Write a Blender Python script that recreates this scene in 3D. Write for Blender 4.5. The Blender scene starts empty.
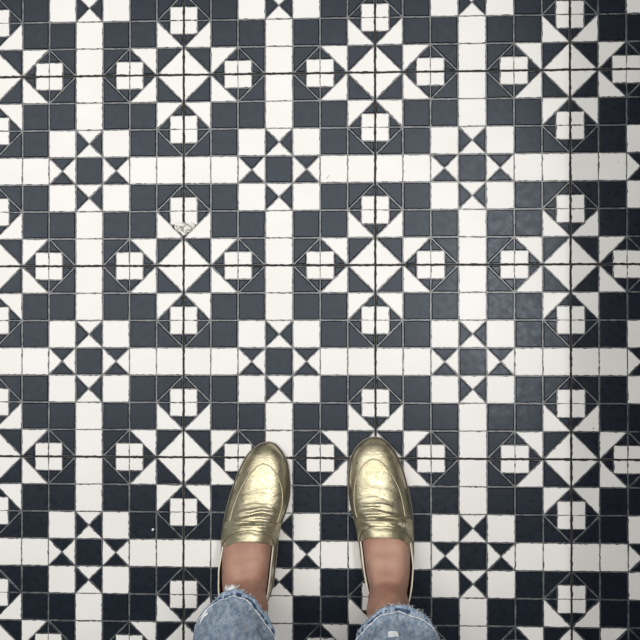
import bpy, bmesh, math, random
from mathutils import Vector, noise, Matrix, Euler
random.seed(7)
sc = bpy.context.scene
COL = sc.collection
PI = math.pi

# ---------------------------------------------------------------- helpers
def link(name, me, parent=None, mats=()):
    o = bpy.data.objects.new(name, me)
    COL.objects.link(o)
    for m in mats: me.materials.append(m)
    if parent: o.parent = parent
    return o

def mesh_from(verts, faces, mi=None, smooth=True):
    me = bpy.data.meshes.new('mesh')
    me.from_pydata(verts, [], faces)
    if mi: me.polygons.foreach_set('material_index', mi)
    me.polygons.foreach_set('use_smooth', [smooth]*len(faces))
    me.update()
    return me

def fix_normals(me):
    bm = bmesh.new(); bm.from_mesh(me)
    bmesh.ops.remove_doubles(bm, verts=bm.verts, dist=1e-5)
    bmesh.ops.recalc_face_normals(bm, faces=bm.faces)
    bm.to_mesh(me); bm.free()

def lerp(a, b, t): return a + (b-a)*t
def smooth01(t):
    t = max(0., min(1., t)); return t*t*(3-2*t)
def curve(tab, x):
    """smooth interpolation of a table [(x, v)...] with increasing x (Catmull-Rom)"""
    n = len(tab)
    if x <= tab[0][0]: return tab[0][1]
    if x >= tab[-1][0]: return tab[-1][1]
    for i in range(n-1):
        if tab[i][0] <= x <= tab[i+1][0]: break
    x0, y0 = tab[i]; x1, y1 = tab[i+1]
    m = (y1-y0)/(x1-x0)
    ma = m if i == 0 else (y1-tab[i-1][1])/(x1-tab[i-1][0])
    mb = m if i == n-2 else (tab[i+2][1]-y0)/(tab[i+2][0]-x0)
    h = x1-x0; t = (x-x0)/h
    return ((2*t**3-3*t**2+1)*y0 + (t**3-2*t**2+t)*h*ma + (-2*t**3+3*t**2)*y1 + (t**3-t**2)*h*mb)

def tube(points, r, seg=8, taper=None, closed=False):
    """verts, faces of a tube swept along points"""
    V, F = [], []
    n = len(points)
    pts = [Vector(p) for p in points]
    up = Vector((0, 0, 1))
    for i, p in enumerate(pts):
        a = pts[i-1] if (i > 0 or closed) else p
        b = pts[(i+1) % n] if (i < n-1 or closed) else p
        d = (b-a); d = d.normalized() if d.length > 1e-9 else Vector((0, 1, 0))
        s = d.cross(up)
        if s.length < 1e-3: s = Vector((1, 0, 0))
        s.normalize(); u = s.cross(d)
        rr = r*(taper(i/(n-1)) if taper else 1)
        for k in range(seg):
            an = 2*PI*k/seg
            V.append(tuple(p + s*math.cos(an)*rr + u*math.sin(an)*rr))
    for i in range(n if closed else n-1):
        for k in range(seg):
            a = i*seg+k; b = i*seg+(k+1) % seg
            c = ((i+1) % n)*seg+(k+1) % seg; d = ((i+1) % n)*seg+k
            F.append((a, b, c, d))
    if not closed:
        F.append(tuple(range(seg-1, -1, -1)))
        F.append(tuple((n-1)*seg+k for k in range(seg)))
    return V, F

class Acc:
    def __init__(s): s.V = []; s.F = []; s.M = []
    def add(s, VF, m=0):
        b = len(s.V); s.V += [tuple(v) for v in VF[0]]
        for f in VF[1]: s.F.append(tuple(b+i for i in f)); s.M.append(m)
    def build(s, name, mats, parent=None, smooth=True):
        me = mesh_from(s.V, s.F, s.M, smooth)
        return link(name, me, parent, mats)

# ---------------------------------------------------------------- materials
def new_mat(name):
    m = bpy.data.materials.new(name); m.use_nodes = True
    nt = m.node_tree; b = nt.nodes['Principled BSDF']
    return m, nt, b
def N(nt, t, **kw):
    n = nt.nodes.new(t)
    for k, v in kw.items():
        if k in n.inputs: n.inputs[k].default_value = v
        else: setattr(n, k, v)
    return n
def coords(nt):
    return nt.nodes.new('ShaderNodeTexCoord').outputs['Object']
def noise_tex(nt, co, scale, detail=4, rough=.55):
    n = nt.nodes.new('ShaderNodeTexNoise')
    n.inputs['Scale'].default_value = scale; n.inputs['Detail'].default_value = detail
    n.inputs['Roughness'].default_value = rough
    nt.links.new(co, n.inputs['Vector']); return n.outputs['Fac']
def ramp(nt, fac, stops):
    r = nt.nodes.new('ShaderNodeValToRGB')
    el = r.color_ramp.elements
    while len(el) < len(stops): el.new(.5)
    for e, (p, c) in zip(el, stops): e.position = p; e.color = (*c, 1)
    nt.links.new(fac, r.inputs['Fac']); return r.outputs['Color']
def bump(nt, b, h, strength, dist):
    bp = nt.nodes.new('ShaderNodeBump')
    bp.inputs['Strength'].default_value = strength; bp.inputs['Distance'].default_value = dist
    nt.links.new(h, bp.inputs['Height'])
    nt.links.new(bp.outputs['Normal'], b.inputs['Normal'])
    return bp

def simple(name, c1, c2, scale, rough, metallic=0, bs=0, bd=.001, bscale=None, spec=.5, p=(.35, .65)):
    m, nt, b = new_mat(name)
    co = coords(nt)
    f = noise_tex(nt, co, scale)
    nt.links.new(ramp(nt, f, [(p[0], c1), (p[1], c2)]), b.inputs['Base Color'])
    b.inputs['Roughness'].default_value = rough
    b.inputs['Metallic'].default_value = metallic
    b.inputs['Specular IOR Level'].default_value = spec
    if bs: bump(nt, b, noise_tex(nt, co, bscale or scale), bs, bd)
    return m

M_white = simple('white_glaze', (.80, .78, .745), (.84, .825, .795), 9, .34, bs=.12, bd=.0006, bscale=60)
def dark_tile():
    m, nt, b = new_mat('charcoal_glaze')
    co = coords(nt)
    f = noise_tex(nt, co, 14, 5)
    nt.links.new(ramp(nt, f, [(.3, (.0065, .0095, .016)), (.7, (.008, .0115, .0185))]), b.inputs['Base Color'])
    f2 = noise_tex(nt, co, 90, 4)
    mr = N(nt, 'ShaderNodeMapRange'); mr.inputs['From Min'].default_value = .3; mr.inputs['From Max'].default_value = .7
    mr.inputs['To Min'].default_value = .24; mr.inputs['To Max'].default_value = .36
    nt.links.new(f2, mr.inputs['Value']); nt.links.new(mr.outputs['Result'], b.inputs['Roughness'])
    b.inputs['Specular IOR Level'].default_value = .34
    b.inputs['Specular Tint'].default_value = (.80, .90, 1, 1)
    bump(nt, b, noise_tex(nt, co, 45, 3), .12, .0007)
    return m
M_dark = dark_tile()
M_grout = simple('grey_grout', (.03, .032, .035), (.13, .135, .14), 120, .36, bs=.2, bscale=300, spec=.9)
M_seam = simple('black_seam_grout', (.010, .009, .009), (.03, .027, .025), 150, .8)
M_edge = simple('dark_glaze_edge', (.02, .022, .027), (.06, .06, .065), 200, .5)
M_chip = simple('chipped_glaze', (.30, .29, .26), (.84, .82, .77), 190, .75, bs=.8, bd=.001, bscale=260, p=(.42, .55))
M_mark = simple('scuff', (.05, .045, .04), (.16, .14, .13), 200, .8)

def gold():
    m, nt, b = new_mat('gold_leather')
    co = coords(nt)
    f = noise_tex(nt, co, 28, 5)
    nt.links.new(ramp(nt, f, [(.3, (.42, .375, .24)), (.7, (.59, .54, .385))]), b.inputs['Base Color'])
    b.inputs['Metallic'].default_value = .88
    f2 = noise_tex(nt, co, 150, 5, .7)
    mr = N(nt, 'ShaderNodeMapRange'); mr.inputs['From Min'].default_value = .3; mr.inputs['From Max'].default_value = .7; mr.inputs['To Min'].default_value = .24; mr.inputs['To Max'].default_value = .56
    nt.links.new(f2, mr.inputs['Value']); nt.links.new(mr.outputs['Result'], b.inputs['Roughness'])
    mp = N(nt, 'ShaderNodeMapping'); mp.inputs['Scale'].default_value = (.35, 1.5, 1)
    nt.links.new(co, mp.inputs['Vector'])
    w = noise_tex(nt, mp.outputs['Vector'], 120, 5, .6)
    v = nt.nodes.new('ShaderNodeTexVoronoi'); v.inputs['Scale'].default_value = 750
    nt.links.new(co, v.inputs['Vector'])
    ma = N(nt, 'ShaderNodeMath', operation='MULTIPLY_ADD'); ma.inputs[1].default_value = .25
    nt.links.new(v.outputs['Distance'], ma.inputs[0]); nt.links.new(w, ma.inputs[2])
    bump(nt, b, ma.outputs[0], .42, .0014)
    return m
M_gold = gold()
M_cream = simple('cream_piping', (.80, .76, .64), (.88, .85, .74), 80, .5)
M_sole = simple('beige_outsole', (.36, .32, .26), (.46, .42, .34), 60, .6)
M_welt = simple('dark_welt', (.05, .04, .03), (.09, .07, .05), 60, .6)
M_insole = simple('tan_insole', (.23, .16, .10), (.32, .23, .15), 40, .6)
M_thread = simple('gold_thread', (.50, .45, .30), (.74, .68, .50), 400, .6)
M_scuff = simple('worn_leather', (.42, .37, .26), (.75, .71, .60), 300, .6, p=(.45, .55))

def skin():
    m, nt, b = new_mat('skin')
    co = coords(nt)
    f = noise_tex(nt, co, 22, 5)
    nt.links.new(ramp(nt, f, [(.28, (.32, .155, .11)), (.5, (.43, .235, .17)), (.72, (.52, .315, .23))]), b.inputs['Base Color'])
    b.inputs['Roughness'].default_value = .62
    b.inputs['Subsurface Weight'].default_value = .12
    b.inputs['Subsurface Radius'].default_value = (.012, .005, .003)
    bump(nt, b, noise_tex(nt, co, 240, 4), .22, .0006)
    return m
M_skin = skin()

def denim(name, lo, mid, hi):
    m, nt, b = new_mat(name)
    co = coords(nt)
    mp = N(nt, 'ShaderNodeMapping'); mp.inputs['Scale'].default_value = (1, 1, .35)
    nt.links.new(co, mp.inputs['Vector'])
    f = noise_tex(nt, mp.outputs['Vector'], 170, 8, .80)
    base = ramp(nt, f, [(.33, lo), (.48, mid), (.66, hi)])
    w1 = N(nt, 'ShaderNodeTexWave', wave_type='BANDS', bands_direction='DIAGONAL')
    w1.inputs['Scale'].default_value = 260; w1.inputs['Distortion'].default_value = 1.5
    nt.links.new(co, w1.inputs['Vector'])
    mx = N(nt, 'ShaderNodeMix', data_type='RGBA', blend_type='MULTIPLY')
    mx.inputs[0].default_value = .25
    nt.links.new(base, mx.inputs[6]); nt.links.new(w1.outputs['Color'], mx.inputs[7])
    nt.links.new(mx.outputs[2], b.inputs['Base Color'])
    b.inputs['Roughness'].default_value = .9
    b.inputs['Specular IOR Level'].default_value = .15
    bump(nt, b, f, .5, .0015)
    return m
M_denim = denim('washed_denim', (.15, .215, .32), (.30, .39, .51), (.66, .73, .81))
M_groove_shade = denim('indigo_groove_shade', (.015, .03, .07), (.05, .09, .17), (.20, .28, .40))
M_fray = simple('white_cotton_thread', (.72, .76, .80), (.90, .90, .90), 100, .9)
M_sweater = simple('dark_knit', (.02, .02, .024), (.035, .035, .04), 60, .9, bs=.5, bscale=400)
M_hair = simple('brown_hair', (.03, .018, .01), (.07, .04, .022), 60, .5)
M_blocker = simple('dark_blocker', (.035, .036, .04), (.045, .046, .05), 12, .7, bs=.1)
M_lip = simple('lips', (.40, .12, .10), (.45, .15, .13), 40, .4)
M_crumb = simple('white_crumb', (.75, .74, .70), (.9, .88, .85), 200, .9)

# ---------------------------------------------------------------- the tiled floor
P = .300; C = P/7; HALF = C/2
GR = .00056      # half of a grout line
BEV = .0011
def inset(poly, d):
    """inset a convex ccw polygon; d = one distance per edge"""
    n = len(poly); out = []
    lines = []
    for i in range(n):
        a = Vector(poly[i]); b = Vector(poly[(i+1) % n])
        e = (b-a).normalized(); nrm = Vector((-e.y, e.x))
        lines.append((a + nrm*d[i], e))
    for i in range(n):
        p, e = lines[i-1]; q, f = lines[i]
        den = e.x*f.y - e.y*f.x
        t = ((q.x-p.x)*f.y - (q.y-p.y)*f.x)/den
        out.append(p + e*t)
    return out

TS, TD = 'TS', 'TD'
def ccw(poly):
    a = sum(poly[i][0]*poly[(i+1) % len(poly)][1]-poly[(i+1) % len(poly)][0]*poly[i][1] for i in range(len(poly)))
    return poly if a > 0 else poly[::-1]

def cell_pieces(r, c):
    """polygons of one cell in cell coordinates (x right, y up, 0..1) with colour 0 white / 1 dark"""
    sq = [(0, 0), (1, 0), (1, 1), (0, 1)]
    rr = min(r, 6-r); cc = min(c, 6-c)
    fx = c > 3; fy = r > 3           # mirrored quadrants of the quadrant with small r, c
    def flip(poly):
        return ccw([((1-x if fx else x), (1-y if fy else y)) for x, y in poly])
    # canonical quadrant: r,c <= 3; sheet's corner is at the cell's (0,1) side
    if (rr, cc) == (0, 0):           # dark outer triangle away from crossing
        return [(flip([(0, 1), (0, 0), (1, 1)]), 0), (flip([(1, 1), (0, 0), (1, 0)]), 1)]
    def medal(inner, outer_col):
        # inner = medallion centre corner of the cell (x, y); square half-cell sized at that corner
        ix, iy = inner; ox, oy = 1-ix, 1-iy
        hx, hy = .5, .5
        sqp = [(ix, iy), (hx, iy), (hx, hy), (ix, hy)]
        t1 = [(hx, iy), (ox, iy), (hx, hy)]
        t2 = [(ix, hy), (hx, hy), (ix, oy)]
        out = [(ox, iy), (ox, oy), (ix, oy)]
        return [(flip(sqp), 0), (flip(t1), 1), (flip(t2), 1), (flip(out), outer_col)]
    if (rr, cc) == (1, 0): return medal((0, 0), 0)
    if (rr, cc) == (2, 0): return medal((0, 1), 1)
    if (rr, cc) == (0, 1): return medal((1, 1), 0)
    if (rr, cc) == (0, 2): return medal((0, 1), 1)
    if (rr, cc) == (2, 3):
        return [([(0, 0), (.5, .5), (0, 1)], 1), ([(1, 0), (1, 1), (.5, .5)], 1),
                ([(0, 0), (1, 0), (.5, .5)], 0), ([(0, 1), (.5, .5), (1, 1)], 0)]
    if (rr, cc) == (3, 2):
        return [([(0, 0), (.5, .5), (0, 1)], 0), ([(1, 0), (1, 1), (.5, .5)], 0),
                ([(0, 0), (1, 0), (.5, .5)], 1), ([(0, 1), (.5, .5), (1, 1)], 1)]
    if (rr, cc) == (3, 3): return [(sq, 1)]
    if cc == 3 or rr == 3: return [(sq, 0)]
    if (rr, cc) == (2, 2): return [(sq, 0)]
    return [(sq, 1)]

BLOCKER_X = .435
FV, FF, FM = [], [], []
def add_piece(poly, col, gaps, detail):
    base = inset(poly, gaps)
    n = len(base)
    # dark pieces are embossed: slightly wider rounded shoulder
    bev = BEV*(1.9 if col else .75)
    per = [(base[i]-base[(i+1) % n]).length for i in range(n)]
    if min(per) < 3*bev: bev = min(per)*.2
    top = inset([tuple(p) for p in base], [bev]*n)
    mid = inset([tuple(p) for p in base], [bev*.25]*n)
    ring0, ring1, ring2 = [], [], []
    tilt = (random.uniform(-1, 1)*.0045, random.uniform(-1, 1)*.0045)
    cx = sum(p.x for p in base)/n; cy = sum(p.y for p in base)/n
    hz = random.uniform(-.00012, .00012)
    jit = .00033
    for i in range(n):
        a0, a1, a2 = base[i], mid[i], top[i]
        b0, b1, b2 = base[(i+1) % n], mid[(i+1) % n], top[(i+1) % n]
        k = max(1, int(per[i]/.0045)) if detail else 1
        for s in range(k):
            t = s/k
            p0 = a0.lerp(b0, t); p1 = a1.lerp(b1, t); p2 = a2.lerp(b2, t)
            j = Vector((random.uniform(-1, 1), random.uniform(-1, 1)))*jit if detail else Vector((0, 0))
            if not col: j *= 1.15
            for ring, p, z in ((ring0, p0+j*.6, -.0022), (ring1, p1+j, -.0011 if col else -.0006), (ring2, p2+j, 0)):
                zz = z + (hz + (p.x-cx)*tilt[0] + (p.y-cy)*tilt[1] if z > -.002 else 0)
                ring.append(len(FV)); FV.append((p.x, p.y, zz))
    m = len(ring0)
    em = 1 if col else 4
    for i in range(m):
        j = (i+1) % m
        e = em
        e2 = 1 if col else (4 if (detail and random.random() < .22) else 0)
        FF.append((ring0[i], ring0[j], ring1[j], ring1[i])); FM.append(e)
        FF.append((ring1[i], ring1[j], ring2[j], ring2[i])); FM.append(e2)
    FF.append(tuple(ring2)); FM.append(1 if col else 0)

SEAM = .0014
def build_floor():
    for si in range(-3, 2):
        for sj in range(-4, 3):
            detail = -2 <= si <= 1 and -2 <= sj <= 1
            for r in range(7):
                for c in range(7):
                    x0 = si*P + c*C; y0 = (sj+1)*P - (r+1)*C
                    if x0 + C > BLOCKER_X: continue
                    for poly, col in cell_pieces(r, c):
                        pts = [(x0+x*C, y0+y*C) for x, y in poly]
                        gaps = []
                        for i in range(len(poly)):
                            (ax, ay), (bx, by) = poly[i], poly[(i+1) % len(poly)]
                            g = GR
                            if (0 < ax < 1 or 0 < bx < 1 or 0 < ay < 1 or 0 < by < 1): g = GR*.55
                            if ax != bx and ay != by: g = GR*.8
                            if ax == bx == 0 and c == 0 or ax == bx == 1 and c == 6: g = SEAM
                            if ay == by == 1 and r == 0 or ay == by == 0 and r == 6: g = SEAM
                            gaps.append(g)
                        add_piece(pts, col, gaps, detail)
    # grout bed
    def quad(x0, y0, x1, y1, z, m, zb=None):
        b = len(FV)
        FV.extend([(x0, y0, z), (x1, y0, z), (x1, y1, z), (x0, y1, z)])
        FF.append((b, b+1, b+2, b+3)); FM.append(m)
        if zb is not None:
            FV.extend([(x0, y0, zb), (x1, y0, zb), (x1, y1, zb), (x0, y1, zb)])
            FF.append((b+7, b+6, b+5, b+4)); FM.append(m)
            for i in range(4):
                j = (i+1) % 4
                FF.append((b+4+i, b+4+j, b+j, b+i)); FM.append(m)
    quad(-3*P-.02, -4*P-.02, BLOCKER_X, 3*P+.02, -.0010, 2, -.03)
    for i in range(-3, 2):
        quad(i*P-.00165, -4*P, i*P+.00165, 3*P, -.00085, 3)
    for j in range(-4, 4):
        quad(-3*P, j*P-.00165, BLOCKER_X, j*P+.00165, -.00083, 3)
    # chipped patch over the lower point of a medallion
    cx, cy = -.2990, .0618
    def blob(cx, cy, prof, z, mat, n=40, rings=6):
        b = len(FV); FV.append((cx, cy, z))
        for k in range(1, rings+1):
            for i in range(n):
                a = 2*PI*i/n
                rr = prof(a)*k/rings
                x = cx+rr*math.cos(a); y = cy+rr*math.sin(a)
                zz = z*(1 if k < rings else .15)+.00015*noise.noise(Vector((x*400, y*400, 0)))
                FV.append((x, y, zz))
        for i in range(n):
            FF.append((b, b+1+i, b+1+(i+1) % n)); FM.append(mat)
        for k in range(rings-1):
            for i in range(n):
                p = b+1+k*n
                FF.append((p+i, p+n+i, p+n+(i+1) % n, p+(i+1) % n)); FM.append(mat)
    def prof(a):
        x, y = math.cos(a), math.sin(a)
        r = .0165/max(.45, abs(x)+.02) if y > 0 else .0165*(1-.10*abs(y))
        r = .0165 if y < 0 else min(.0165, .0062/max(.1, y)) 
        if y < 0: r = min(.0165, .0115/max(.1, abs(y)*.8+abs(x)*.55))
        return r*(1+.28*noise.noise(Vector((x*3.1, y*3.1, 2))))
    blob(cx, cy, prof, .00035, 5)
    # scuffs and nicks
    def dash(p, q, w):
        V, F = tube([(p[0], p[1], .0001), ((p[0]+q[0])/2+.0004, (p[1]+q[1])/2, .0001), (q[0], q[1], .0001)], w, 6)
        b = len(FV); FV.extend(V)
        for f in F: FF.append(tuple(b+i for i in f)); FM.append(6)
    dash((.3325, -.2530), (.3345, -.2505), .00045)
    dash((-.0755, .1350), (-.0722, .1405), .00035)
    dash((.1100, -.0015+.0), (.1125, -.0015), .00035)
    dash((.3720, .1560), (.3735, .1580), .00035)
    me = mesh_from(FV, FF, FM, False)
    o = link('floor', me, None, [M_white, M_dark, M_grout, M_seam, M_edge, M_chip, M_mark])
    o['kind'] = 'structure'
    o['label'] = 'black and white geometric tiled floor with dark seams and one chipped spot'
    return o
build_floor()

# unseen low block past the right edge, added to cast the shadow line
def box(name, x0, y0, z0, x1, y1, z1, mat):
    bm = bmesh.new()
    bmesh.ops.create_cube(bm, size=1)
    for v in bm.verts:
        v.co = Vector((lerp(x0, x1, v.co.x+.5), lerp(y0, y1, v.co.y+.5), lerp(z0, z1, v.co.z+.5)))
    bmesh.ops.bevel(bm, geom=bm.edges[:], offset=.004, segments=2, affect='EDGES')
    me = bpy.data.meshes.new(name); bm.to_mesh(me); bm.free()
    return link(name, me, None, [mat])
BLOCKER_H = 1.0
w = box('shadow_blocker', BLOCKER_X, -4*P, -.03, BLOCKER_X+.12, 3*P, BLOCKER_H, M_blocker)
w['kind'] = 'structure'

# crumb on the dark tile
bm = bmesh.new()
bmesh.ops.create_icosphere(bm, subdivisions=3, radius=.0016)
for v in bm.verts:
    v.co.x *= 1.4; v.co.z *= .55
    v.co *= 1+.4*noise.noise(v.co*900)
me = bpy.data.meshes.new('crumb'); bm.to_mesh(me); bm.free()
o = link('crumb', me, None, [M_crumb]); o.location = (-.3480, -.4130, .0009); o.rotation_euler.z = .6
for p in me.polygons: p.use_smooth = True
o['label'] = 'tiny white crumb lying on a dark tile left of the left shoe'; o['category'] = 'crumb'

# ---------------------------------------------------------------- the loafers
TOEY = {'L': -.2755, 'R': -.2670}
LEN = .268
# tables: distance behind the toe -> x of the outline
OUT = {
 'L': dict(l=[(0, -.1660), (.002, -.1760), (.0075, -.1850), (.0185, -.1973), (.0417, -.2100), (.065, -.2190), (.088, -.2265), (.111, -.2322), (.134, -.2362), (.160, -.2382), (.19, -.2392), (.22, -.2385), (.245, -.2330), (.260, -.2225), (.2665, -.2110), (.268, -.2000)],
           r=[(0, -.1660), (.002, -.1580), (.0065, -.1520), (.018, -.1430), (.034, -.1368), (.064, -.1335), (.087, -.1348), (.110, -.1412), (.126, -.1470), (.149, -.1520), (.175, -.1545), (.20, -.1570), (.225, -.1610), (.247, -.1690), (.260, -.1785), (.2665, -.1890), (.268, -.2000)]),
 'R': dict(l=[(0, -.0010), (.0015, -.0105), (.0100, -.0238), (.0250, -.0345), (.048, -.0400), (.079, -.0408), (.102, -.0385), (.118, -.0340), (.141, -.0282), (.164, -.0245), (.19, -.0215), (.215, -.0170), (.238, -.0100), (.255, -.0010), (.265, .0090), (.268, .0190)],
           r=[(0, -.0010), (.002, .0080), (.0100, .0200), (.0330, .0345), (.0635, .0450), (.094, .0520), (.125, .0558), (.163, .0572), (.19, .0570), (.22, .0540), (.245, .0470), (.260, .0370), (.2665, .0270), (.268, .0190)]),
}
HT = [(0, .006), (.003, .013), (.010, .020), (.025, .0265), (.05, .0325), (.08, .0405), (.105, .0495), (.125, .0575), (.145, .0650), (.165, .0720)]
RIMZ = [(.10, .040), (.145, .0460), (.17, .0440), (.20, .0430), (.235, .0500), (.255, .0570), (.268, .0590)]
Z0 = .0085

class Shoe:
    def __init__(s, side):
        s.side = side; s.t = TOEY[side]; s.o = OUT[side]
    def lr(s, d):
        return curve(s.o['l'], d), curve(s.o['r'], d)
    def crease(s, d, q):
        """wrinkles across the vamp; q = -1..1 across"""
        v = 0
        sh = 1 if s.side == 'L' else -1
        arcs = [(.093, .0011, .0022), (.099, -.0010, .0020), (.104, .0010, .0021), (.1095, -.0008, .0018), (.072, .0004, .0022), (.083, -.0005, .0018), (.064, -.0003, .0016), (.118, .0010, .003), (.1235, -.0008, .0022)]
        for i, (c, a, wd) in enumerate(arcs):
            cc = c + .012*(q - .12*sh)**2 + .0035*noise.noise(Vector((q*2.2, i*3.7, 1 if sh > 0 else 8)))
            fall = math.exp(-((q-.05*sh)/.62)**4)
            v += 1.3*a*math.exp(-((d-cc)/wd)**2)*fall
        v += .00035*noise.noise(Vector((q*5, d*220, 3 if sh > 0 else 11)))*math.exp(-((d-.10)/.04)**2)
        return v
    def apron(s, d, q):
        """1 inside the apron seam"""
        qa = s.apron_q(d)
        if qa is None: return 0
        return smooth01((qa-abs(q - s.apron_c(d)))/.03+.5)
    def apron_c(s, d):
        return (.02 if s.side == 'L' else -.03)*(1-smooth01((d-.03)/.06)) 
    def apron_q(s, d):
        a0 = .0285
        if d < a0: return None
        t = min(1., (d-a0)/.085)
        return .81*math.sqrt(1-(1-t)**3.0) if t < 1 else .81
    def pt(s, d, u, off=0., wrinkle=True):
        """outer surface of the closed upper, d behind toe, u 0..1 left sole edge -> right sole edge"""
        l, r = s.lr(d); c = (l+r)/2; w = (r-l)/2
        h = curve(HT, d)
        a = PI*(1-u)
        ca, sa = math.cos(a), math.sin(a)
        # fuller section at the toe, more peaked towards the instep
        pe = lerp(.80, 1.0, smooth01((d-.03)/.12))
        x = (1 if ca > 0 else -1)*abs(ca)**pe
        z = abs(sa)**lerp(.62, .78, smooth01(d/.14))
        ridge = (-.10 if s.side == 'R' else .10)*sa*w*smooth01(d/.1)
        dd = 0
        if wrinkle:
            dd += s.crease(d, x)*smooth01(sa*1.6) + .0007*s.apron(d, x)
        px = c + x*(w-.001) + ridge + (off+dd)*ca
        pz = Z0 + z*h + (off+dd)*sa
        return Vector((px, s.t-d, pz))
    def throat(s, u):
        # distance behind the toe of the vamp's end (tongue edge)
        q = (u-.5)*2
        if s.side == 'R': q = -q
        return .1375 + .0125*min(1, abs(q)/.70)**2 + .0050*math.exp(-((q+.56)/.13)**2)
    def side_pt(s, d, k, sidex, off=0.):
        """side wall behind the throat; k 0 sole .. 1 rim"""
        l, r = s.lr(d); c = (l+r)/2; w = (r-l)/2
        rz = curve(RIMZ, d)
        kk = k
        bul = .0015*math.sin(PI*kk) - .0018*kk**2*(1-smooth01((d-.235)/.03))
        x = sidex*(w-.001+bul)
        # lean inwards of the heel is along y
        y = s.t-d
        if d > .235: y += (.004*kk)*smooth01((d-.235)/.03)
        return Vector((c+x, y, Z0+rz*kk*1.0))

UA, UB = .13, .87
def u_for_side(k): return k*UA
def build_shoe(side, person):
    s = Shoe(side)
    NC = 30       # columns per side
    NM = 60       # columns in the middle
    us = [UA*i/NC for i in range(NC)] + [UA+(UB-UA)*i/NM for i in range(NM+1)] + [UB+(1-UB)*(i+1)/NC for i in range(NC)]
    NR = 130
    V, F = [], []
    rows = []
    for j in range(NR+1):
        t = j/NR
        row = []
        for u in us:
            th = s.throat(u if UA < u < UB else (UA if u <= UA else UB))
            d = th*(1-math.cos(t*PI/2)**1.0) if False else th*(t**1.45)
            row.append(len(V)); V.append(tuple(s.pt(d, u)))
        rows.append(row)
    for j in range(NR):
        for i in range(len(us)-1):
            F.append((rows[j][i], rows[j][i+1], rows[j+1][i+1], rows[j+1][i]))
    # side walls to the heel (one strip round the heel)
    NS = 60
    dth = s.throat(UA)
    last = {}
    rims = {}
    for sx, cols in ((-1, list(range(0, NC+1))), (1, list(range(len(us)-1, len(us)-NC-2, -1)))):
        prev = [rows[NR][i] for i in cols]
        rim = [Vector(V[prev[-1]])]
        d0 = s.throat(UA if sx < 0 else UB)
        for j in range(1, NS+1):
            t = j/NS
            d = d0 + (LEN-d0)*(1-(1-t)**1.6)
            cur = []
            bl = smooth01(t/.22)
            for n, ci in enumerate(cols):
                k = n/NC
                a = s.side_pt(d, k, sx)
                if bl < 1:
                    dd = min(d, .168)
                    b = s.pt(dd, us[ci], 0, False); b.y = s.t-d
                    l, r = s.lr(d); l2, r2 = s.lr(dd)
                    b.x += (l-l2) if sx < 0 else (r-r2)
                    a = b.lerp(a, bl)
                cur.append(len(V)); V.append(tuple(a))
            for n in range(NC):
                F.append((prev[n], prev[n+1], cur[n+1], cur[n]))
            prev = cur
            rim.append(Vector(V[cur[-1]]))
        rims[sx] = rim
    me = mesh_from(V, F)
    bm = bmesh.new(); bm.from_mesh(me)
    bmesh.ops.remove_doubles(bm, verts=bm.verts, dist=2e-5)
    bmesh.ops.recalc_face_normals(bm, faces=bm.faces)
    # make sure normals look outwards (towards +z on the vamp)
    tot = sum(f.normal.z*f.calc_area() for f in bm.faces)
    if tot < 0: bmesh.ops.reverse_faces(bm, faces=bm.faces)
    bm.to_mesh(me); bm.free()
    for p in me.polygons: p.use_smooth = True
    shoe = link('loafer', me, person, [M_gold, M_insole])
    so = shoe.modifiers.new('thick', 'SOLIDIFY'); so.thickness = .0018; so.offset = -1; so.material_offset = 1; so.material_offset_rim = 0
    # outsole with welt
    V, F = [], []
    n = 90
    def outline(off):
        pts = []
        for i in range(n):
            t = i/n
            ds = LEN*(.5-.5*math.cos(PI*t)); pts.append((s.lr(ds)[0], s.t-ds))
        for i in range(n):
            t = i/n
            ds = LEN*(.5+.5*math.cos(PI*t)); pts.append((s.lr(ds)[1], s.t-ds))
        m = len(pts); res = []
        for i in range(m):
            a = Vector(pts[i-2]); b = Vector(pts[(i+2) % m])
            e = (b-a).normalized(); nn = Vector((e.y, -e.x))
            # outward is away from the middle
            mid = Vector((sum(s.lr(LEN*.5))/2, s.t-LEN*.5))
            if nn.dot(Vector(pts[i])-mid) < 0 and abs(e.y) > .3: nn = -nn
            if abs(e.y) <= .3 and nn.dot(Vector(pts[i])-mid) < 0: nn = -nn
            res.append((pts[i][0]+nn.x*off, pts[i][1]+nn.y*off))
        return res
    prof = [(-.0010, .0006), (.0010, .0010), (.0018, .0035), (.0018, .0065), (.0012, .0073), (.0002, .0076), (-.0002, .0098), (-.004, .0099)]
    for off, z in prof:
        for x, y in outline(off): V.append((x, y, z))
    m = 2*n
    for k in range(len(prof)-1):
        for i in range(m):
            F.append((k*m+i, k*m+(i+1) % m, (k+1)*m+(i+1) % m, (k+1)*m+i))
    F.append(tuple(range(m))[::-1]); F.append(tuple((len(prof)-1)*m+i for i in range(m)))
    MI = [0 if f[0]//m < 4 else 1 for f in F]; MI[-2] = 0
    me = mesh_from(V, F, MI, False); fix_normals(me)
    link('outsole', me, shoe, [M_sole, M_welt])
    # insole
    V = [(x, y, .0112) for x, y in outline(-.0035)] + [(x, y, .0097) for x, y in outline(-.0035)]
    F = [tuple(range(m)), tuple(range(2*m-1, m-1, -1))] + [(i, i+m, (i+1) % m+m, (i+1) % m) for i in range(m)]
    me = mesh_from(V, F, None, False); fix_normals(me)
    link('insole', me, shoe, [M_insole])
    # cream piping round the opening
    acc = Acc()
    rl, rr = rims[-1], rims[1]
    path = rl + rr[::-1][1:]
    acc.add(tube([p + Vector((0, 0, .0006)) for p in path], .00095, 8))
    acc.build('opening_piping', [M_cream], shoe)
    # tongue edge piping (gold)
    acc = Acc()
    acc.add(tube([s.pt(s.throat(UA+(UB-UA)*i/50), UA+(UB-UA)*i/50, .0001) for i in range(51)], .0010, 8))
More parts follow.
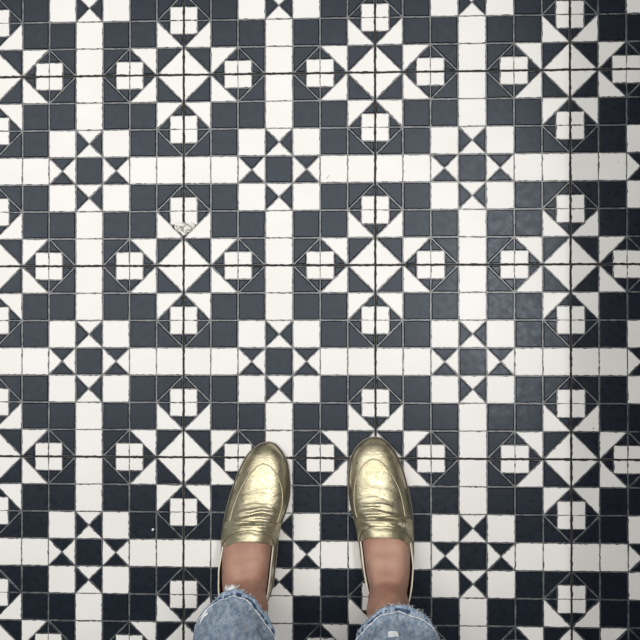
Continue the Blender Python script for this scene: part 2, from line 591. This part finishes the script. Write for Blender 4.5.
    acc.build('tongue_edge', [M_gold], shoe)
    # apron seam: raised ridge and stitches
    def u_of_q(d, q):
        pe = lerp(.80, 1.0, smooth01((d-.03)/.12))
        q = max(-.999, min(.999, q)); ca = (1 if q > 0 else -1)*abs(q)**(1/pe)
        return 1-math.acos(ca)/PI
    seam = []
    K = 90
    dend = .116
    for sx in (-1, 1):
        part = []
        for i in range(K+1):
            t = i/K
            d = .0286 + (dend-.0286)*t**2.6
            q = s.apron_c(d)+sx*s.apron_q(d)
            part.append((d, u_of_q(d, q)))
        seam.append(part)
    line = seam[0][::-1] + seam[1][1:]
    acc = Acc()
    acc.add(tube([s.pt(d, u, .0002) for d, u in line], .00062, 6))
    acc.build('apron_seam', [M_thread], shoe)
    # penny strap over the vamp: wide band
    V, F = [], []
    NU, ND = 110, 22
    fl = 1 if side == 'L' else -1
    ulo, uhi = .03, .97
    def band(u):
        q = (u-.5)*2
        up = .1095 + .012*q*q + .0010*math.sin(q*3*fl)
        lo = min(.1230 + .046*q*q, .1530)
        return up, lo
    top = []
    for i in range(NU+1):
        u = lerp(ulo, uhi, i/NU)
        up, lo = band(u)
        col = []
        for j in range(ND+1):
            d = lerp(up, lo, j/ND)
            e = min(j, ND-j)/ND*12
            off = .0004 + .0021*min(1, e)**.5
            q = (u-.5)*2
            # gathers in the strap
            g = .0008*math.exp(-((d-(.1150+.020*q*q))/.0018)**2) - .0006*math.exp(-((d-(.1185+.026*q*q))/.0018)**2)
            col.append(len(V)); V.append(tuple(s.pt(d, u, off+g*math.exp(-(q/.6)**4), True)))
        top.append(col)
    for i in range(NU):
        for j in range(ND):
            F.append((top[i][j], top[i][j+1], top[i+1][j+1], top[i+1][j]))
    me = mesh_from(V, F)
    bm = bmesh.new(); bm.from_mesh(me)
    tot = sum(f.normal.z*f.calc_area() for f in bm.faces)
    if tot < 0: bmesh.ops.reverse_faces(bm, faces=bm.faces)
    bm.to_mesh(me); bm.free()
    st = link('strap', me, shoe, [M_gold])
    so = st.modifiers.new('thick', 'SOLIDIFY'); so.thickness = .0012; so.offset = -1
    if side == 'R':
        # cracked, scuffed patch on the outer end of the strap
        V, F = [], []
        nu, nd = 26, 12
        for i in range(nu+1):
            for j in range(nd+1):
                u = lerp(.66, .815, i/nu); c0, c1 = band(u)
                fr = j/nd
                d = lerp(c0+.005, c0+.0125, fr) + .010*(i/nu)*.5
                e = min(i, nu-i, j*2, (nd-j)*2)
                ns = noise.noise(Vector((i*.9, j*.9, 5)))
                V.append(tuple(s.pt(d, u, .0024+.0006*min(1, e/4)+.0006*ns)))
        for i in range(nu):
            for j in range(nd):
                cx = (i+.5)/nu*2-1; cy = (j+.5)/nd*2-1
                if cx*cx+cy*cy + .7*noise.noise(Vector((i*.5, j*.6, 2))) > .9: continue
                if noise.noise(Vector((i*.8, j*.5, 9))) < -.12: continue
                a = i*(nd+1)+j
                F.append((a, a+1, a+nd+2, a+nd+1))
        link('scuffed_patch', mesh_from(V, F), shoe, [M_scuff])
    return s

# ---------------------------------------------------------------- the person
def rings_mesh(acc, rings, seg=32, m=0, cap=True):
    """rings: list of (center, axis_x vector, axis_y vector)"""
    b = len(acc.V)
    for c, ax, ay in rings:
        for k in range(seg):
            a = 2*PI*k/seg
            acc.V.append(tuple(Vector(c)+Vector(ax)*math.cos(a)+Vector(ay)*math.sin(a)))
    for i in range(len(rings)-1):
        for k in range(seg):
            p = b+i*seg
            acc.F.append((p+k, p+(k+1) % seg, p+seg+(k+1) % seg, p+seg+k)); acc.M.append(m)
    if cap:
        acc.F.append(tuple(b+k for k in range(seg))[::-1]); acc.M.append(m)
        e = b+(len(rings)-1)*seg
        acc.F.append(tuple(e+k for k in range(seg))); acc.M.append(m)

def column_rings(tab, n):
    """tab rows (z, cx, cy, rx, ry)"""
    out = []
    z0, z1 = tab[0][0], tab[-1][0]
    T = [[(r[0], r[k]) for r in tab] for k in (1, 2, 3, 4)]
    for i in range(n+1):
        z = lerp(z0, z1, i/n)
        cx, cy, rx, ry = [curve(t, z) for t in T]
        out.append(((cx, cy, z), (rx, 0, 0), (0, ry, 0)))
    return out

LEGTAB = {
 'L': [(.030, -.1960, -.500, .027, .038), (.060, -.1950, -.500, .0305, .040), (.085, -.1925, -.502, .0330, .0400), (.12, -.1905, -.5120, .0285, .0355), (.17, -.1915, -.5240, .0290, .0350), (.25, -.1900, -.5470, .0360, .0400), (.34, -.1830, -.559, .046, .050), (.45, -.170, -.572, .046, .050), (.50, -.167, -.578, .050, .054), (.65, -.160, -.595, .062, .068), (.80, -.155, -.612, .074, .082), (.88, -.150, -.62, .076, .090)],
 'R': [(.030, .0150, -.500, .027, .038), (.060, .0165, -.502, .0290, .039), (.085, .0165, -.503, .0300, .0390), (.12, .0165, -.5095, .0275, .0355), (.17, .0225, -.5250, .0262, .0345), (.25, .0190, -.5490, .0360, .0400), (.34, .0080, -.560, .046, .050), (.45, -.005, -.572, .046, .050), (.50, -.008, -.578, .050, .054), (.65, -.014, -.595, .062, .068), (.80, -.020, -.612, .074, .082), (.88, -.025, -.62, .076, .090)],
}
def foot_rings(s):
    out = []
    n = 46
    for i in range(n+1):
        d = lerp(.012, LEN-.006, i/n)
        l, r = s.lr(d); c = (l+r)/2; w = (r-l)/2-.0048
        if d < .16: h = curve(HT, d)-.0045
        else:
            h = curve([(.15, .066), (.162, .071), (.175, .076), (.20, .074), (.235, .056), (.255, .045), (.262, .035)], d)
        ridge = (-.08 if s.side == 'R' else .08)*w
        wi = w*(1 if d < .12 else lerp(1, .98, smooth01((d-.12)/.05)))
        ring = []
        zb = .0125
        seg = 32
        for k in range(seg):
            a = 2*PI*k/seg
            ca, sa = math.cos(a), math.sin(a)
            if sa >= 0:
                x = (1 if ca > 0 else -1)*abs(ca)**lerp(.95, .62, smooth01((d-.13)/.03))*wi + ridge*sa; z = zb + .010 + (h-.012)*abs(sa)**lerp(.85, .68, smooth01((d-.13)/.03))
            else:
                x = ca*wi*.94; z = zb + .010 - .010*abs(sa)**.5
            ring.append((c+x, s.t-d, z))
        out.append(ring)
    return out

accB = Acc()
shoes = {k: Shoe(k) for k in 'LR'}
for k in 'LR':
    fr = foot_rings(shoes[k])
    b = len(accB.V); seg = 32
    for r_ in fr: accB.V += r_
    for i in range(len(fr)-1):
        for q in range(seg):
            p = b+i*seg
            accB.F.append((p+q, p+(q+1) % seg, p+seg+(q+1) % seg, p+seg+q)); accB.M.append(0)
    accB.F.append(tuple(b+q for q in range(seg))[::-1]); accB.M.append(0)
    e = b+(len(fr)-1)*seg
    accB.F.append(tuple(e+q for q in range(seg))); accB.M.append(0)
    rings_mesh(accB, column_rings(LEGTAB[k], 60))
BX = -.088     # middle of the body
rings_mesh(accB, column_rings([(.80, BX, -.622, .125, .085), (.86, BX, -.626, .165, .105), (.92, BX, -.628, .170, .105), (1.0, BX, -.625, .140, .090), (1.08, BX, -.622, .122, .080), (1.18, BX, -.620, .135, .095), (1.27, BX, -.622, .150, .098), (1.35, BX, -.630, .150, .080), (1.40, BX, -.632, .110, .062), (1.43, BX, -.630, .058, .052), (1.50, BX, -.618, .050, .054)], 50))
def limb(p, q, r0, r1, n=10, acc=None):
    p, q = Vector(p), Vector(q); d = (q-p).normalized()
    s = d.cross(Vector((0, 1, 0))); s = s.normalized() if s.length > .01 else Vector((1, 0, 0)); u = s.cross(d)
    rr = []
    for i in range(n+1):
        t = i/n; r = lerp(r0, r1, t)
        rr.append((p.lerp(q, t), s*r, u*r))
    rings_mesh(acc or accB, rr, 20)
# head
def ellipsoid(c, r, acc, seg=28, rings=18):
    b = len(acc.V)
    for i in range(1, rings):
        a = PI*i/rings
        for k in range(seg):
            t = 2*PI*k/seg
            acc.V.append((c[0]+r[0]*math.sin(a)*math.cos(t), c[1]+r[1]*math.sin(a)*math.sin(t), c[2]+r[2]*math.cos(a)))
    acc.V.append((c[0], c[1], c[2]+r[2])); acc.V.append((c[0], c[1], c[2]-r[2]))
    for i in range(rings-2):
        for k in range(seg):
            p = b+i*seg; acc.F.append((p+k, p+seg+k, p+seg+(k+1) % seg, p+(k+1) % seg)); acc.M.append(0)
    tp = b+(rings-1)*seg
    for k in range(seg):
        acc.F.append((tp, b+k, b+(k+1) % seg)); acc.M.append(0)
        p = b+(rings-2)*seg; acc.F.append((tp+1, p+(k+1) % seg, p+k)); acc.M.append(0)
HC = (BX, -.595, 1.575)
ellipsoid(HC, (.072, .092, .108), accB)
ellipsoid((BX, HC[1]+.045, 1.525), (.048, .045, .052), accB)
ellipsoid((BX, HC[1]+.094, 1.555), (.012, .018, .022), accB)
for sx in (-1, 1):
    ellipsoid((BX+sx*.073, HC[1]-.005, 1.568), (.008, .018, .030), accB)
    # arms hanging by the sides
    sh = (BX+sx*.160, -.632, 1.375); el = (BX+sx*.235, -.650, 1.11); wr = (BX+sx*.245, -.600, .88)
    ellipsoid(sh, (.050, .050, .050), accB)
    limb(sh, el, .045, .036); ellipsoid(el, (.037, .037, .037), accB); limb(el, wr, .036, .024)
    pm = (BX+sx*.247, -.590, .81)
    limb(wr, pm, .024, .030); ellipsoid(pm, (.022, .036, .036), accB)
    for f in range(4):
        y = -.615+f*.019; L = (.062, .075, .080, .070)[f]
        k1 = (BX+sx*.247, y, .79); k2 = (BX+sx*.245, y+.006, .79-L*.55); k3 = (BX+sx*.235, y+.014, .79-L)
        limb(k1, k2, .0085, .008, 5); limb(k2, k3, .008, .0065, 5); ellipsoid(k2, (.008, .008, .008), accB, 12, 8)
    limb((BX+sx*.240, -.565, .83), (BX+sx*.232, -.535, .79), .011, .009, 5)
    limb((BX+sx*.232, -.535, .79), (BX+sx*.226, -.527, .762), .009, .0075, 5)
me = mesh_from(accB.V, accB.F)
tmp = bpy.data.objects.new('tmp', me); COL.objects.link(tmp)
rm = tmp.modifiers.new('r', 'REMESH'); rm.mode = 'VOXEL'; rm.voxel_size = .0038; rm.use_smooth_shade = True
sm = tmp.modifiers.new('s', 'SMOOTH'); sm.factor = .5; sm.iterations = 7
dg = bpy.context.evaluated_depsgraph_get(); dg.update()
body_me = bpy.data.meshes.new_from_object(tmp.evaluated_get(dg))
bpy.data.objects.remove(tmp)
# soft anatomy on the ankles: shin ridge, tendons, ankle bones
nrms = [v.normal.copy() for v in body_me.vertices]
for v in body_me.vertices:
    x, y, z = v.co
    if z < .24 and y > -.56:
        for side, sx in (('L', -1), ('R', 1)):
            T = LEGTAB[side]
            cx = curve([(r[0], r[1]) for r in T], z)
            if abs(x-cx) > .06: continue
            nrm = nrms[v.index]
            k = smooth01((z-.055)/.03)
            # tibialis tendon and shin edge
            a = .0010*math.exp(-((x-(cx-sx*.010))/.0050)**2)*smooth01((nrm.y+.2)/.6)*k
            a -= .0006*math.exp(-((x-(cx+sx*.003))/.0040)**2)*smooth01((nrm.y+.2)/.6)*k
            # ankle bones
            for bx, zz, h in ((cx+sx*.030, .083, .0025), (cx-sx*.030, .092, .0025)):
                dd = ((x-bx)/.012)**2+((y+.508)/.014)**2+((z-zz)/.014)**2
                a += h*math.exp(-dd)
            a += .0006*noise.noise(Vector((x*60, y*60, z*60)))
            v.co = v.co + nrm*a
for p in body_me.polygons: p.use_smooth = True
body_me.materials.clear()
person = link('person', body_me, None, [M_skin])
person['label'] = 'person standing on the tiles in gold loafers and frayed washed blue jeans'
person['category'] = 'person'

for k in 'LR': build_shoe(k, person)

# ---------------------------------------------------------------- jeans
# rows (z, cx, cy, rx, ry)
JT = {
 'L': [(.150, -.1985, -.5190, .0530, .0600), (.158, -.1990, -.5220, .0535, .0590), (.175, -.2000, -.5270, .0540, .0580), (.21, -.1985, -.5350, .0550, .0565), (.26, -.1940, -.5480, .0590, .0585), (.34, -.1850, -.560, .063, .066), (.45, -.171, -.578, .060, .064), (.50, -.167, -.584, .063, .068), (.65, -.158, -.600, .073, .080), (.78, -.153, -.615, .082, .092), (.84, -.150, -.622, .088, .100)],
 'R': [(.158, .0265, -.5330, .0570, .0580), (.166, .0260, -.5350, .0575, .0570), (.182, .0250, -.5390, .0575, .0565), (.215, .0230, -.5450, .0580, .0570), (.26, .0220, -.5520, .0600, .0585), (.34, .0110, -.562, .063, .066), (.45, -.004, -.579, .060, .064), (.50, -.008, -.585, .063, .068), (.65, -.016, -.600, .073, .080), (.78, -.022, -.615, .082, .092), (.84, -.026, -.622, .088, .100)],
}
def jean_pt(side, z, a, off=0.):
    T = JT[side]
    cx, cy, rx, ry = [curve([(r[0], r[k]) for r in T], z) for k in (1, 2, 3, 4)]
    z0 = T[0][0]
    h = z-z0
    ca, sa = math.cos(a), math.sin(a)
    sd = 3 if side == 'L' else 9
    n1 = noise.noise(Vector((ca*1.6, sa*1.6, z*9+sd)))*.0065*smooth01(h/.03+.3)
    n2 = noise.noise(Vector((ca*4+z*20, sa*4, z*34+sd)))*.0026
    # hem roll: lip, then groove, then cloth bellies out again
    roll = .0018*math.exp(-((h-.004)/.004)**2) - .0034*math.exp(-((h-.0115+.002*noise.noise(Vector((ca*3, sa*3, sd))))/.0026)**2) + .0016*math.exp(-((h-.020)/.005)**2)
    fade = 1-smooth01((z-.70)/.1)
    r = off + (n1+n2)*fade + roll
    # uneven bottom edge: dips at the sides
    zz = z
    wob = (.0045*noise.noise(Vector((ca*1.3, sa*1.3, sd+5))) + .0010*noise.noise(Vector((ca*14, sa*14, sd))))
    zz += wob*(1-smooth01(h/.06))
    pk = (1-(.36 if side == 'L' else .12)*max(0, sa)**2*(1-smooth01((h-.03)/.12)))
    return Vector((cx+ca*(rx+r)*pk, cy+sa*(ry+r), zz))
accJ = Acc()
SEG = 160
for side in 'LR':
    z0 = JT[side][0][0]
    zs = [z0 + .0012*i for i in range(30)]
    z = zs[-1]
    while z < .24: z += .0022; zs.append(z)
    while z < .83: z += .012; zs.append(z)
    b = len(accJ.V)
    for z in zs:
        for k in range(SEG): accJ.V.append(tuple(jean_pt(side, z, 2*PI*k/SEG)))
    for i in range(len(zs)-1):
        h = (zs[i]+zs[i+1])/2-z0
        for k in range(SEG):
            p = b+i*SEG
            a = 2*PI*(k+.5)/SEG
            nn = noise.noise(Vector((math.cos(a)*9, math.sin(a)*9, h*60+(0 if side == 'L' else 4))))
            m = 0
            if .0075 < h < .0140 and nn > -.12: m = 1  # indigo patches in the hem groove, seam shadow put into the colour
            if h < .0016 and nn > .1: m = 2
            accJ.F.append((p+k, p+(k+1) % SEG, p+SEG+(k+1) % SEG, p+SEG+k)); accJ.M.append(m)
# hips
b = len(accJ.V)
hip = column_rings([(.79, BX, -.618, .146, .100), (.84, BX, -.624, .172, .116), (.92, BX, -.630, .178, .115), (1.0, BX, -.627, .150, .100)], 12)
rings_mesh(accJ, hip, SEG, 0, cap=False)
me = mesh_from(accJ.V, accJ.F, accJ.M)
jeans = link('jeans', me, person, [M_denim, M_groove_shade, M_fray])
so = jeans.modifiers.new('thick', 'SOLIDIFY'); so.thickness = .0016; so.offset = -1

# frayed white line over the hem groove, loose threads and rips
for side in 'LR':
    accF = Acc()
    z0 = JT[side][0][0]
    # rope of white threads
    for strand in range(3):
        pts = []
        for k in range(241):
            a = 2*PI*k/240
            ns = noise.noise(Vector((math.cos(a)*7, math.sin(a)*7, strand*2.3)))
            pts.append(jean_pt(side, z0+.0155+.0012*ns+.0005*strand, a, .0006+.0005*noise.noise(Vector((a*8, strand, 0)))))
        accF.add(tube(pts[:-1], .00062, 5, taper=lambda t: .35+1.9*abs(noise.noise(Vector((math.cos(2*PI*t)*9, math.sin(2*PI*t)*9, strand*5.+(0 if side == 'L' else 3))))), closed=True))
    # hem fringe
    for i in range(110):
        a = random.uniform(0, 2*PI); L = random.uniform(.001, .0045)*(1 if random.random() < .85 else 1.8)
        p0 = jean_pt(side, z0+.0006, a, .0002)
        o = Vector((math.cos(a), math.sin(a), 0))
        tg = Vector((-o.y, o.x, 0))*random.uniform(-1, 1)
        p1 = p0 + (o*.5+Vector((0, 0, -.5))+tg*.8)*L*.5
        p2 = p1 + (o*.5+Vector((0, 0, -.7))+tg*1.2)*L*.5
        accF.add(tube([p0, p1, p2], .00022, 4))
    # short threads sticking off the white line
    for i in range(80):
        a = random.uniform(0, 2*PI); L = random.uniform(.002, .005)
        p0 = jean_pt(side, z0+.0155, a, .0006)
        o = Vector((math.cos(a), math.sin(a), 0)); tg = Vector((-o.y, o.x, 0))
        s = random.choice((-1, 1))
        p1 = p0 + (o*.35+Vector((0, 0, random.uniform(-.6, .3)))+tg*s)*L
        accF.add(tube([p0, (p0+p1)/2+o*.0004, p1], .00022, 4))
    accF.build('frayed_threads', [M_fray], jeans)
def tuft(side, a0, z, n, L, w):
    acc = Acc()
    for i in range(n):
        a = a0+random.uniform(-w, w); zz = z+random.uniform(-.007, .007)
        pts = []
        for k in range(5):
            t = k/4-.5
            pts.append(jean_pt(side, zz+t*.001+random.uniform(-.0004, .0004), a+t*L, .0007+.0009*math.cos(t*PI)+random.uniform(0, .0006)))
        acc.add(tube(pts, .00034, 5))
    return acc
# white rips on the shins
FR = PI/2
acc = tuft('R', FR+.10, .226, 110, .14, .07)
acc.build('ripped_patch', [M_fray], jeans)
acc = tuft('L', FR+.86, .178, 60, .13, .08)
acc.build('ripped_patch', [M_fray], jeans)
# loose knot of threads at the top of the left hem
acc = Acc()
for i in range(46):
    a = FR+.08+random.gauss(0, .11)
    p0 = jean_pt('L', .1508, a, .0006)
    d = Vector((random.uniform(-1, 1)-.5, random.uniform(.1, 1.0), random.uniform(-.2, .5))).normalized()*random.uniform(.003, .0085)
    acc.add(tube([p0, p0+d*.5+Vector((0, 0, .001)), p0+d], .00036, 5))
acc.build('loose_threads', [M_fray], jeans)

# ---------------------------------------------------------------- sweater, hair, face
acc = Acc()
rings_mesh(acc, column_rings([(.93, BX, -.629, .188, .124), (1.0, BX, -.626, .160, .110), (1.08, BX, -.622, .145, .102), (1.18, BX, -.620, .152, .112), (1.27, BX, -.622, .166, .114), (1.35, BX, -.630, .168, .096), (1.40, BX, -.632, .125, .076), (1.425, BX, -.630, .068, .062)], 40), 40, 0, False)
for sx in (-1, 1):
    sh = (BX+sx*.160, -.632, 1.375); el = (BX+sx*.235, -.650, 1.11); wr = (BX+sx*.245, -.603, .895)
    ellipsoid(sh, (.060, .058, .056), acc)
    limb(sh, el, .056, .047, 12, acc); ellipsoid(el, (.047, .047, .047), acc); limb(el, wr, .047, .033, 12, acc)
acc.build('sweater', [M_sweater], person)
acc = Acc()
ellipsoid((BX, HC[1]-.016, HC[2]+.022), (.083, .094, .105), acc)
for k in range(26):
    a = PI+ (k/25)*PI
    x = BX+.070*math.cos(a); y = HC[1]-.012+.080*math.sin(a)
    limb((x, y, 1.60), (x*1.0+.01*math.cos(a), y-.02, 1.36+.02*math.sin(k*2.1)), .016, .008, 6, acc)
acc.build('hair', [M_hair], person)
for sx in (-1, 1):
    acc = Acc(); ellipsoid((BX+sx*.028, HC[1]+.083, 1.577), (.0125, .008, .0085), acc); acc.build('eye', [M_cream], person)
acc = Acc(); ellipsoid((BX, HC[1]+.089, 1.520), (.021, .006, .007), acc)
acc.build('lips', [M_lip], person)

# ---------------------------------------------------------------- light
def area(name, loc, target, sx, sy, power, color=(1, 1, 1), rotz=0):
    l = bpy.data.lights.new(name, 'AREA'); l.shape = 'RECTANGLE'; l.size = sx; l.size_y = sy
    l.energy = power; l.color = color
    o = bpy.data.objects.new(name, l); COL.objects.link(o); o.location = loc
    d = Vector(target)-Vector(loc)
    o.rotation_euler = d.to_track_quat('-Z', 'Y').to_euler()
    return o
area('ceiling_panel_light', (-.75, .45, 2.70), (-.75, .45, 0), 3.8, 2.1, 86, (1, .985, .96))
B = .295 + (BLOCKER_X-.295)/BLOCKER_H*2.5
area('shadow_edge_light', (B, .10, 2.50), (B, .10, 0), .022, 1.1, 12, (1, .99, .97))  # unseen narrow light, added to throw the straight shadow edge on the floor
wd = bpy.data.worlds.new('World'); sc.world = wd; wd.use_nodes = True
bg = wd.node_tree.nodes['Background']
bg.inputs['Color'].default_value = (.93, .96, 1, 1); bg.inputs['Strength'].default_value = .15

# ---------------------------------------------------------------- camera
cam = bpy.data.cameras.new('camera'); co = bpy.data.objects.new('camera', cam); COL.objects.link(co)
cam.sensor_width = 36; cam.sensor_fit = 'HORIZONTAL'; cam.lens = 860/640*36
cam.clip_start = .02
co.location = (-.02945, -.09656, 1.3372)
co.rotation_mode = 'XYZ'; co.rotation_euler = (.0083638, .0423417, -.0007488)
sc.camera = co
vs = sc.view_settings
vs.view_transform = 'Standard'; vs.look = 'None'; vs.gamma = 1; vs.use_curve_mapping = False
vs.exposure = 0
